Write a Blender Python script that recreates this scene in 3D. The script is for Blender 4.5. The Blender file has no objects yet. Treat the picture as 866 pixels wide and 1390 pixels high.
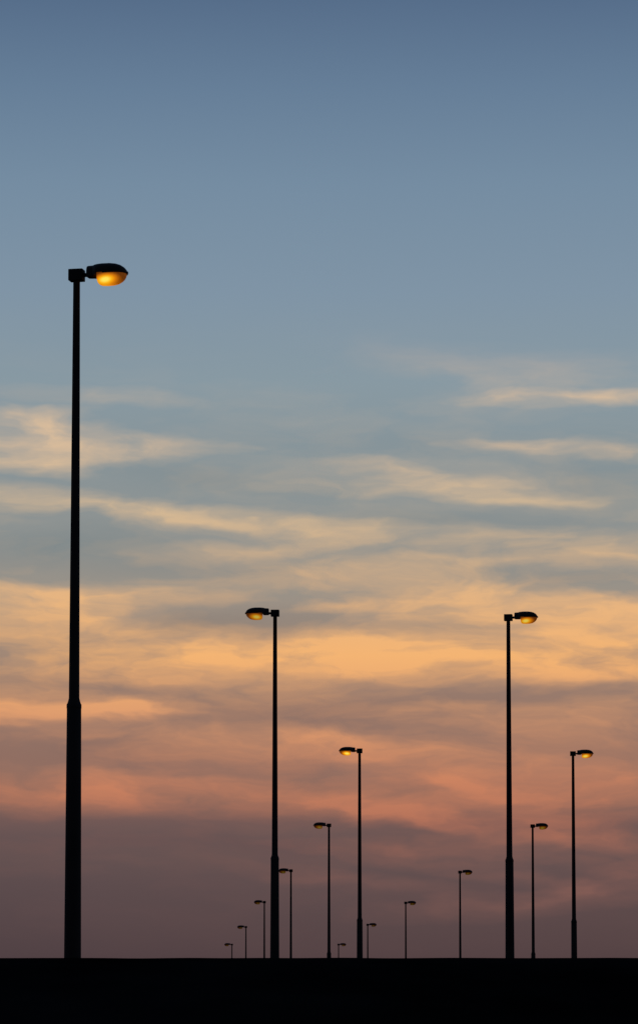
import bpy, bmesh, math, random
from mathutils import Vector, noise as mnoise
random.seed(4)
scene = bpy.context.scene
scene.view_settings.view_transform = 'Standard'
scene.view_settings.look = 'None'
scene.view_settings.exposure = 0
col = scene.collection

def lin(c):
    out = []
    for v in c[:3]:
        v /= 255.0
        out.append(v/12.92 if v <= 0.04045 else ((v+0.055)/1.055)**2.4)
    return (out[0], out[1], out[2], 1.0)

# ------------------------------------------------------------------ WORLD
world = bpy.data.worlds.new("World")
scene.world = world
world.use_nodes = True
world.cycles.sampling_method = 'MANUAL'
world.cycles.sample_map_resolution = 256
nt = world.node_tree
N, L = nt.nodes, nt.links
N.clear()

def node(t, **kw):
    n = N.new(t)
    for k, v in kw.items():
        setattr(n, k, v)
    return n

def math_(op, a, b=None, c=None, clamp=False):
    n = N.new('ShaderNodeMath'); n.operation = op; n.use_clamp = clamp
    for i, v in enumerate((a, b, c)):
        if v is None: continue
        if isinstance(v, (int, float)): n.inputs[i].default_value = v
        else: L.new(v, n.inputs[i])
    return n.outputs[0]

def ramp(fac, stops, interp='LINEAR'):
    n = N.new('ShaderNodeValToRGB')
    r = n.color_ramp; r.interpolation = interp
    while len(r.elements) > 1: r.elements.remove(r.elements[-1])
    stops = sorted(stops, key=lambda s: s[0])
    r.elements[0].position = stops[0][0]; r.elements[0].color = stops[0][1]
    for p, c in stops[1:]:
        e = r.elements.new(p); e.color = c
    L.new(fac, n.inputs[0])
    return n.outputs[0]

def noise(vec, scale, detail=4, rough=0.55, dist=0.0):
    n = N.new('ShaderNodeTexNoise')
    n.noise_dimensions = '2D'
    n.inputs['Scale'].default_value = scale
    n.inputs['Detail'].default_value = detail
    n.inputs['Roughness'].default_value = rough
    n.inputs['Distortion'].default_value = dist
    L.new(vec, n.inputs['Vector'])
    return n

def mix(fac, a, b):
    n = N.new('ShaderNodeMix'); n.data_type = 'RGBA'; n.clamp_factor = True
    if isinstance(fac, (int, float)): n.inputs[0].default_value = fac
    else: L.new(fac, n.inputs[0])
    for i, v in ((6, a), (7, b)):
        if isinstance(v, tuple): n.inputs[i].default_value = v
        else: L.new(v, n.inputs[i])
    return n.outputs[2]

tc = node('ShaderNodeTexCoord')
sep = node('ShaderNodeSeparateXYZ'); L.new(tc.outputs['Generated'], sep.inputs[0])
az = math_('ARCTAN2', sep.outputs[0], sep.outputs[1])          # azimuth, 0 = +Y
el = math_('ARCSINE', math_('MAXIMUM', math_('MINIMUM', sep.outputs[2], 1.0), -1.0))
U = math_('MULTIPLY', az, 4.8)
V = math_('MULTIPLY', el, 4.8)       # sky chart units: 1 = 11.9 degrees
comb = node('ShaderNodeCombineXYZ'); L.new(U, comb.inputs[0]); L.new(V, comb.inputs[1])
P = comb.outputs[0]

def sc(x, y):
    v = (0.08727 + math.atan((1015-y)/4800))*4.8
    return ((x-433)/1000.0, v)

# wind-drawn warp
mapw = node('ShaderNodeMapping'); mapw.inputs['Scale'].default_value = (2.6, 8.0, 1); mapw.inputs['Location'].default_value = (1.3, 4.1, 0)
L.new(P, mapw.inputs[0])
nw = noise(mapw.outputs[0], 1.6, 4, 0.56)
vs = node('ShaderNodeVectorMath', operation='SUBTRACT'); L.new(nw.outputs['Color'], vs.inputs[0]); vs.inputs[1].default_value = (.5, .5, .5)
vm = node('ShaderNodeVectorMath', operation='MULTIPLY'); L.new(vs.outputs[0], vm.inputs[0]); vm.inputs[1].default_value = (0.26, 0.040, 0)
va = node('ShaderNodeVectorMath', operation='ADD'); L.new(vm.outputs[0], va.inputs[0]); L.new(P, va.inputs[1])
PW = va.outputs[0]

def blobs(items):
    acc = None
    for (x, y, hl, ht, tilt, inten) in items:
        cx, cv = sc(x, y)
        m = node('ShaderNodeMapping', vector_type='TEXTURE')
        m.inputs['Location'].default_value = (cx, cv, 0)
        m.inputs['Rotation'].default_value = (0, 0, math.radians(tilt))
        m.inputs['Scale'].default_value = (hl/1000*1.35, ht/1000*1.5, 1)
        L.new(PW, m.inputs[0])
        g = node('ShaderNodeTexGradient', gradient_type='SPHERICAL'); L.new(m.outputs[0], g.inputs[0])
        acc = math_('MULTIPLY', g.outputs['Fac'], inten*1.45) if acc is None else math_('MULTIPLY_ADD', g.outputs['Fac'], inten*1.45, acc)
    return acc

light = [
 (700,500,180,26,-3,.28),(590,490,90,26,-14,.15),(785,546,140,10,-1,.9),(720,540,150,24,-1,.22),(690,534,70,7,-6,.25),(725,608,80,8,-3,.45),(850,617,60,10,0,.45),(760,608,170,18,-2,.15),
 (35,598,105,30,-3,.95),(60,572,90,12,0,.4),(210,614,105,17,3,.6),(180,590,60,12,-8,.35),(130,540,150,12,-3,.2),(25,632,70,12,0,.5),
 (100,684,190,18,-5,.75),(300,706,220,15,-3,.6),(350,744,150,12,4,.4),(520,730,160,12,0,.25),
 (545,640,90,12,-10,.42),(600,668,180,10,-2,.38),(590,655,180,26,-3,.22),(670,677,120,7,-2,.28),
 (740,742,230,22,0,.55),(500,768,200,16,0,.25),
 (100,808,165,16,-2,.85),(60,838,130,20,0,.5),(435,825,95,8,4,.5),
 (640,795,260,36,2,.38),(740,830,230,34,-2,.5),(300,790,180,12,2,.12),
 (410,884,200,18,2,.65),(620,900,220,22,-1,.95),(560,875,320,20,0,.42),(120,885,230,34,0,.65),(820,880,140,55,0,.42),
 (90,968,150,16,2,1.1),(160,965,60,8,2,.4),(30,945,110,20,-5,.3),(250,925,260,24,-2,.3),
 (100,1080,260,24,-1,.55),(300,1068,220,30,-2,.42),(450,1090,180,18,-7,.6),(570,1108,100,14,-9,.45),(620,1070,160,30,-10,.5),(560,1040,150,18,-14,.35),(700,1040,160,16,-9,.3),(830,1078,130,34,5,.5),
 (760,985,220,28,-3,.35),(250,1010,300,24,-2,.3),(520,1010,200,20,-5,.25),
 (780,1140,170,20,-5,.5),(800,1195,140,13,9,.45),(600,1160,180,14,-6,.35),(690,1225,200,14,4,.35),(500,1200,160,14,-7,.22),(650,1190,150,10,-9,.32),
]
dark = [
 (300,650,170,16,-3,.45),(620,600,260,18,-2,.25),(110,745,150,22,-2,.65),(800,655,130,28,0,.45),(560,705,200,12,0,.45),(650,775,180,8,-3,.25),(800,790,130,9,2,.3),
 (250,850,150,14,3,.35),(360,850,170,18,-3,.45),(370,965,200,24,-2,.4),(540,960,240,28,-2,.35),(640,850,120,10,0,.25),(760,935,160,14,3,.3),
 (130,1020,200,18,-2,.35),(450,1030,140,16,4,.25),(120,1140,400,18,0,.35),(380,1145,250,16,-2,.3),(110,930,150,12,-3,.3),(330,775,150,16,0,.35)]
LS = blobs(light)
DS = blobs(dark)

# streak textures
mp1 = node('ShaderNodeMapping'); mp1.inputs['Scale'].default_value = (2.2, 14.0, 1); mp1.inputs['Rotation'].default_value = (0,0,math.radians(2)); L.new(PW, mp1.inputs[0])
t1 = noise(mp1.outputs[0], 1.4, 4, 0.5).outputs['Fac']
mp2 = node('ShaderNodeMapping'); mp2.inputs['Scale'].default_value = (5.0, 17.0, 1); mp2.inputs['Rotation'].default_value = (0,0,math.radians(-12)); mp2.inputs['Location'].default_value = (3,7,2); L.new(PW, mp2.inputs[0])
t2 = noise(mp2.outputs[0], 2.2, 4, 0.55).outputs['Fac']
tex = math_('MULTIPLY_ADD', t1, 1.5, -0.06)
tex = math_('MULTIPLY', tex, math_('MULTIPLY_ADD', t2, 1.25, 0.35))

def grey(v): return (v, v, v, 1)
Vf = math_('DIVIDE', V, 1.6)
band = ramp(Vf, [(sc(0, y)[1]/1.6, grey(g)) for y, g in [(1300,.12),(1120,.3),(1080,.6),(900,.8),(720,.55),(580,.3),(480,.12),(400,0)]])
wisp = math_('MULTIPLY', math_('MULTIPLY', math_('SUBTRACT', math_('MULTIPLY_ADD', t2, .4, math_('MULTIPLY', t1, .6)), 0.44), 1.4), band)
cl = math_('MULTIPLY_ADD', LS, tex, wisp, clamp=True)
cl = math_('SMOOTH_MIN', cl, 0.94, 0.25)
dk = math_('MULTIPLY', DS, math_('MULTIPLY_ADD', t2, 1.0, 0.3), clamp=True)

def vramp(stops, interp='LINEAR'):
    return ramp(Vf, [(sc(0, y)[1]/1.6, lin(c)) for y, c in stops], interp)

base = vramp([(1400,(56,50,58)),(1290,(74,64,70)),(1200,(87,74,78)),(1140,(100,83,84)),(1115,(110,87,86)),(1085,(135,102,92)),(1040,(146,111,99)),
              (960,(152,121,107)),(880,(162,138,121)),(800,(152,146,137)),(720,(142,147,146)),(620,(136,149,154)),(520,(136,154,164)),
              (400,(128,149,167)),(250,(117,141,163)),(120,(102,127,153)),(0,(86,110,139)),(-160,(72,95,128))])
ccol = vramp([(1300,(104,80,80)),(1200,(142,98,90)),(1120,(182,114,91)),(1060,(206,132,98)),(970,(228,160,112)),(890,(250,184,116)),
              (810,(236,184,130)),(740,(220,184,142)),(690,(216,187,150)),(610,(224,192,156)),(545,(222,192,158)),(480,(175,168,163)),(350,(140,155,170))])
dcol = vramp([(1300,(66,58,66)),(1140,(92,77,81)),(1010,(126,102,97)),(920,(138,116,108)),(850,(138,127,119)),(750,(122,135,139)),(640,(124,138,144)),(560,(126,145,156))])

sky = mix(dk, base, dcol)
sky = mix(cl, sky, ccol)
hs = node('ShaderNodeTexSky', sky_type='NISHITA')
hs.sun_disc = False
hs.sun_elevation = math.radians(1.0)
hs.sun_rotation = math.radians(4.0)
hsm = node('ShaderNodeVectorMath', operation='SCALE'); L.new(hs.outputs[0], hsm.inputs[0]); hsm.inputs['Scale'].default_value = 0.05
sky = mix(0.02, sky, hsm.outputs[0])
cosaz = math_('COSINE', math_('SUBTRACT', az, 0.01))
fall = math_('MULTIPLY_ADD', cosaz, 0.36, 0.64)
vf = node('ShaderNodeVectorMath', operation='SCALE'); L.new(sky, vf.inputs[0]); L.new(fall, vf.inputs['Scale'])
bg = node('ShaderNodeBackground'); L.new(vf.outputs[0], bg.inputs[0]); bg.inputs[1].default_value = 1.0
out = node('ShaderNodeOutputWorld'); L.new(bg.outputs[0], out.inputs[0])

sd = bpy.data.lights.new("sun", 'SUN'); sd.energy = 0.02; sd.angle = math.radians(0.5); sd.color = (1, .7, .45)
so = bpy.data.objects.new("sun", sd); col.objects.link(so)
so.rotation_euler = (math.radians(-89.0), 0, math.radians(-4))

# ------------------------------------------------------------------ MATERIALS
def mat(name, c, rough, metal=0.0, var=0.3, scale=6.0, spec=0.3):
    m = bpy.data.materials.new(name); m.use_nodes = True
    t = m.node_tree; b = t.nodes['Principled BSDF']
    tcx = t.nodes.new('ShaderNodeTexCoord')
    n = t.nodes.new('ShaderNodeTexNoise'); n.inputs['Scale'].default_value = scale; n.inputs['Detail'].default_value = 4
    t.links.new(tcx.outputs['Object'], n.inputs['Vector'])
    r = t.nodes.new('ShaderNodeValToRGB')
    r.color_ramp.elements[0].position = .3; r.color_ramp.elements[1].position = .7
    r.color_ramp.elements[0].color = tuple(x*(1-var) for x in c)+(1,)
    r.color_ramp.elements[1].color = tuple(x*(1+var) for x in c)+(1,)
    t.links.new(n.outputs['Fac'], r.inputs[0]); t.links.new(r.outputs[0], b.inputs['Base Color'])
    b.inputs['Roughness'].default_value = rough
    b.inputs['Metallic'].default_value = metal
    b.inputs['Specular IOR Level'].default_value = spec
    return m
m_pole = mat("weathered_dark_steel", (0.036, 0.033, 0.033), 0.8, var=.2, scale=1.5, spec=.08)
m_cap = mat("dark_cap_paint", (0.026, 0.024, 0.025), 0.7, var=.15, spec=.1)
m_house = mat("dark_housing_plastic", (0.024, 0.023, 0.024), 0.55, var=.15, spec=.2)
m_earth = mat("dark_earth", (0.008, 0.0075, 0.0075), 1.0, var=.5, scale=.8, spec=0.0)

mb = bpy.data.materials.new("lit_amber_diffuser"); mb.use_nodes = True
t = mb.node_tree; b = t.nodes['Principled BSDF']
b.inputs['Base Color'].default_value = (0.10, 0.05, 0.02, 1)
b.inputs['Roughness'].default_value = 0.45
b.inputs['Specular IOR Level'].default_value = 0.25
tcx = t.nodes.new('ShaderNodeTexCoord')
mp = t.nodes.new('ShaderNodeMapping'); mp.vector_type = 'TEXTURE'
mp.inputs['Location'].default_value = (0.425, 0, -0.175); mp.inputs['Scale'].default_value = (0.22, 0.75, 0.10)
mp.inputs['Rotation'].default_value = (0, math.radians(-6), 0)
g = t.nodes.new('ShaderNodeTexGradient'); g.gradient_type = 'SPHERICAL'
t.links.new(tcx.outputs['Object'], mp.inputs[0]); t.links.new(mp.outputs[0], g.inputs[0])
wv = t.nodes.new('ShaderNodeTexWave'); wv.wave_type = 'BANDS'; wv.bands_direction = 'X'
wv.inputs['Scale'].default_value = 18; wv.inputs['Distortion'].default_value = 1.0
t.links.new(tcx.outputs['Object'], wv.inputs[0])
ma = t.nodes.new('ShaderNodeMath'); ma.operation = 'MULTIPLY_ADD'; ma.inputs[1].default_value = .04
t.links.new(wv.outputs['Fac'], ma.inputs[0]); t.links.new(g.outputs['Fac'], ma.inputs[2])
r = t.nodes.new('ShaderNodeValToRGB'); cr = r.color_ramp
cr.elements[0].position = 0; cr.elements[0].color = (0.10, 0.025, 0.002, 1)
cr.elements[1].position = .78; cr.elements[1].color = (1.0, 0.78, 0.10, 1)
e = cr.elements.new(.18); e.color = (0.30, 0.075, 0.003, 1)
e = cr.elements.new(.40); e.color = (0.72, 0.21, 0.003, 1)
e = cr.elements.new(.60); e.color = (1.0, 0.46, 0.008, 1)
t.links.new(ma.outputs[0], r.inputs[0])
oi = t.nodes.new('ShaderNodeObjectInfo')
mx = t.nodes.new('ShaderNodeMix'); mx.data_type = 'RGBA'; mx.blend_type = 'MULTIPLY'; mx.inputs[0].default_value = 1
t.links.new(r.outputs[0], mx.inputs[6]); t.links.new(oi.outputs['Color'], mx.inputs[7])
t.links.new(mx.outputs[2], b.inputs['Emission Color']); b.inputs['Emission Strength'].default_value = 1.0

# ------------------------------------------------------------------ MESH HELPERS
def to_obj(bm, name, m, smooth=True):
    bmesh.ops.recalc_face_normals(bm, faces=bm.faces)
    me = bpy.data.meshes.new(name); bm.to_mesh(me); bm.free()
    if smooth:
        me.polygons.foreach_set('use_smooth', [True]*len(me.polygons))
        me.set_sharp_from_angle(angle=math.radians(35))
    me.materials.append(m)
    o = bpy.data.objects.new(name, me); col.objects.link(o)
    return o

def lathe(prof, name, m, seg=32, axis='Z'):
    bm = bmesh.new(); rings = []
    for (rad, h) in prof:
        ring = []
        for i in range(seg):
            a = 2*math.pi*i/seg
            p = (rad*math.cos(a), rad*math.sin(a), h)
            if axis == 'X': p = (h, p[0], p[1])
            ring.append(bm.verts.new(p))
        rings.append(ring)
    for a, bq in zip(rings, rings[1:]):
        for i in range(seg):
            bm.faces.new((a[i], a[(i+1) % seg], bq[(i+1) % seg], bq[i]))
    bm.faces.new(rings[0]); bm.faces.new(rings[-1])
    return to_obj(bm, name, m)

def bevel_box(lo, hi, bev, name, m):
    bm = bmesh.new(); bmesh.ops.create_cube(bm, size=1)
    for v in bm.verts:
        v.co = Vector([(lo[i]+hi[i])/2 + v.co[i]*(hi[i]-lo[i]) for i in range(3)])
    bmesh.ops.bevel(bm, geom=bm.edges[:], offset=bev, segments=3, affect='EDGES', profile=.6)
    return to_obj(bm, name, m)

def loft(secs, name, m, seg=28, up=True, pw=.6):
    bm = bmesh.new(); rings = []
    for (x, hw, z0, h) in secs:
        ring = []
        for i in range(seg+1):
            a = math.pi*i/seg
            cx, sx = math.cos(a), math.sin(a)
            px = math.copysign(abs(cx)**pw, cx)*hw
            pz = (abs(sx)**pw)*h
            ring.append(bm.verts.new((x, px, z0 + (pz if up else -pz))))
        rings.append(ring)
    for a, bq in zip(rings, rings[1:]):
        for i in range(seg):
            bm.faces.new((a[i], a[i+1], bq[i+1], bq[i]))
        bm.faces.new((a[seg], a[0], bq[0], bq[seg]))
    bm.faces.new(rings[0]); bm.faces.new(rings[-1])
    return to_obj(bm, name, m)

# ------------------------------------------------------------------ STREET LAMP (12 m, local origin at base)
H = 12.0
lamp = bpy.data.objects.new("street_lamp", None); lamp.empty_display_size = .5; col.objects.link(lamp)
pole = lathe([(0.21,0.0),(0.21,.03),(0.130,.035),(0.123,.3),(0.111,2.9),(0.095,6.20),(0.079,6.25),(0.070,6.29),(0.045,11.86)], "pole", m_pole)
collar = lathe([(0.090,6.150),(0.0985,6.155),(0.0985,6.205),(0.088,6.222)], "collar", m_cap)
cap = bevel_box((-.098,-.075,H-.155),(.098,.075,H), .012, "pole_cap", m_cap)
arm = lathe([(.028,.092),(.028,.15),(.040,.152),(.040,.17)], "bracket_arm", m_cap, 20, 'X')
arm.location = (0, 0, H-.078)
house = loft([(0.145,.060,-.105,.125),(0.150,.070,-.112,.145),(0.165,.078,-.114,.152),(0.235,.088,-.114,.155),(0.255,.110,-.112,.160),(0.285,.130,-.100,.152),(0.30,.135,-.078,.131),
              (0.36,.145,-.076,.133),(0.47,.150,-.076,.132),(0.55,.142,-.076,.122),(0.61,.122,-.076,.102),(0.65,.095,-.076,.076),(0.675,.065,-.076,.048),(0.688,.03,-.076,.022)], "lamp_head", m_house)
house.location = (0, 0, H)
bowl = loft([(0.298,.09,-.078,.095),(0.303,.115,-.078,.120),(0.316,.128,-.078,.138),(0.345,.136,-.078,.150),(0.42,.142,-.078,.155),(0.50,.142,-.078,.151),
             (0.565,.134,-.078,.138),(0.615,.115,-.078,.112),(0.65,.090,-.078,.080),(0.670,.06,-.078,.050),(0.682,.025,-.078,.02)], "glass_bowl", mb, up=False, pw=.7)
bm = bmesh.new()
pts = []
for i in range(48):
    a = 2*math.pi*i/48
    ca, sa = math.cos(a), math.sin(a)
    pts.append((0.493+math.copysign(abs(ca)**.8, ca)*.199, math.copysign(abs(sa)**.8, sa)*.154))
inn = [(0.493+(x-.493)*.93, y*.93) for x, y in pts]
vs4 = [[bm.verts.new((x, y, z)) for x, y in ring] for ring, z in ((pts,-.088),(pts,-.066),(inn,-.066),(inn,-.088))]
for k in range(4):
    a, c = vs4[k], vs4[(k+1) % 4]
    for i in range(48):
        bm.faces.new((a[i], a[(i+1) % 48], c[(i+1) % 48], c[i]))
rim = to_obj(bm, "rim", m_cap)
latch = bevel_box((.688,-.02,-.092),(.702,.02,-.058), .004, "latch", m_cap)

for o in (pole, cap, arm, house): o.parent = lamp
collar.parent = pole
for o in (bowl, rim, latch): o.parent = house

A = [(-3.207,46.15),(4.456,82.79),(8.657,120.3),(9.565,158.3),(7.883,197.9),(5.814,237.5),(3.807,277.0),(1.798,325.9)]
B = [(-1.023,81.96),(1.370,119.2),(.445,157.8),(-1.556,196.4),(-3.645,236.4),(-5.808,281.8),(-8.004,325.9)]
def yaw_of(lst, i, out):
    a = lst[max(i-1, 0)]; c = lst[min(i+1, len(lst)-1)]
    th = math.atan2(c[0]-a[0], c[1]-a[1])
    return -th + (0 if out > 0 else math.pi)
place = []
gA = [1.0,.72,.80,.16,.07,.05,.04,.04]; gB = [.50,1.0,.14,.07,.05,.04,.04]
for i, p in enumerate(A): place.append((p, yaw_of(A, i, 1), gA[i]))
for i, p in enumerate(B): place.append((p, yaw_of(B, i, -1), gB[i]))

children = {lamp: [pole, cap, arm, house], pole: [collar], house: [bowl, rim, latch]}
for k, (p, yaw, gl) in enumerate(place):
    if k == 0:
        top = lamp; bw = bowl
    else:
        top = lamp.copy(); col.objects.link(top)
        bw = None
        for o in children[lamp]:
            c = o.copy(); c.parent = top; col.objects.link(c)
            for s in children.get(o, []):
                d = s.copy(); d.parent = c; col.objects.link(d)
                if s is bowl: bw = d
    bw.color = (gl, gl*(.95 if gl < .9 else 1), gl, 1)
    top.location = (p[0], p[1], 0); top.rotation_euler = (0, 0, yaw)
    top["category"] = "street lamp"
    top["group"] = "street lamps lining the road"
    if gl >= .9: lab = "tall dark tapered street lamp glowing bright amber at dusk"
    elif gl > .3: lab = "tall dark tapered street lamp with small amber glow"
    else: lab = "slim dark street lamp barely lit against dusk sky"
    top["label"] = lab

# ------------------------------------------------------------------ GROUND with a long dark bund in front of the lamps
bm = bmesh.new()
xs = [-4000,-1500,-600,-250,-120,-60,-30,-15] + [-8+0.1*i for i in range(161)] + [15,30,60,120,250,600,1500,4000]
ys = [-400,-60,0,12,18,21,24,26,27.5,28.6,29.3,29.7,30,30.3,30.7,31.4,32.5,34,37,40,43,60,90,150,250,400,800,2000,6000]
def hz_(x, y):
    d = abs(y-30)
    if d >= 12: z = 0
    else:
        s = 1-d/12; z = (3*s*s-2*s**3)*2.433
        z += .004*s*mnoise.noise(Vector((x*2.3, y*.6, 0))) + .004*s*mnoise.noise(Vector((x*.35, 3, 1)))
    return z
grid = [[bm.verts.new((x, y, hz_(x, y))) for x in xs] for y in ys]
for j in range(len(ys)-1):
    for i in range(len(xs)-1):
        bm.faces.new((grid[j][i], grid[j][i+1], grid[j+1][i+1], grid[j+1][i]))
gr = to_obj(bm, "ground", m_earth, smooth=True)
gr["kind"] = "structure"; gr["label"] = "dark earth ground with a low bund in silhouette"; gr["category"] = "ground"

# ------------------------------------------------------------------ CAMERA
cd = bpy.data.cameras.new("camera"); cam = bpy.data.objects.new("camera", cd); col.objects.link(cam)
cam.location = (0, 0, 1.6)
cam.rotation_euler = (math.radians(95.0), 0, 0)
cd.sensor_fit = 'VERTICAL'; cd.sensor_height = 36; cd.lens = 36*4800/1390
cd.shift_y = 320/1390
cd.clip_start = .1; cd.clip_end = 12000
scene.camera = cam
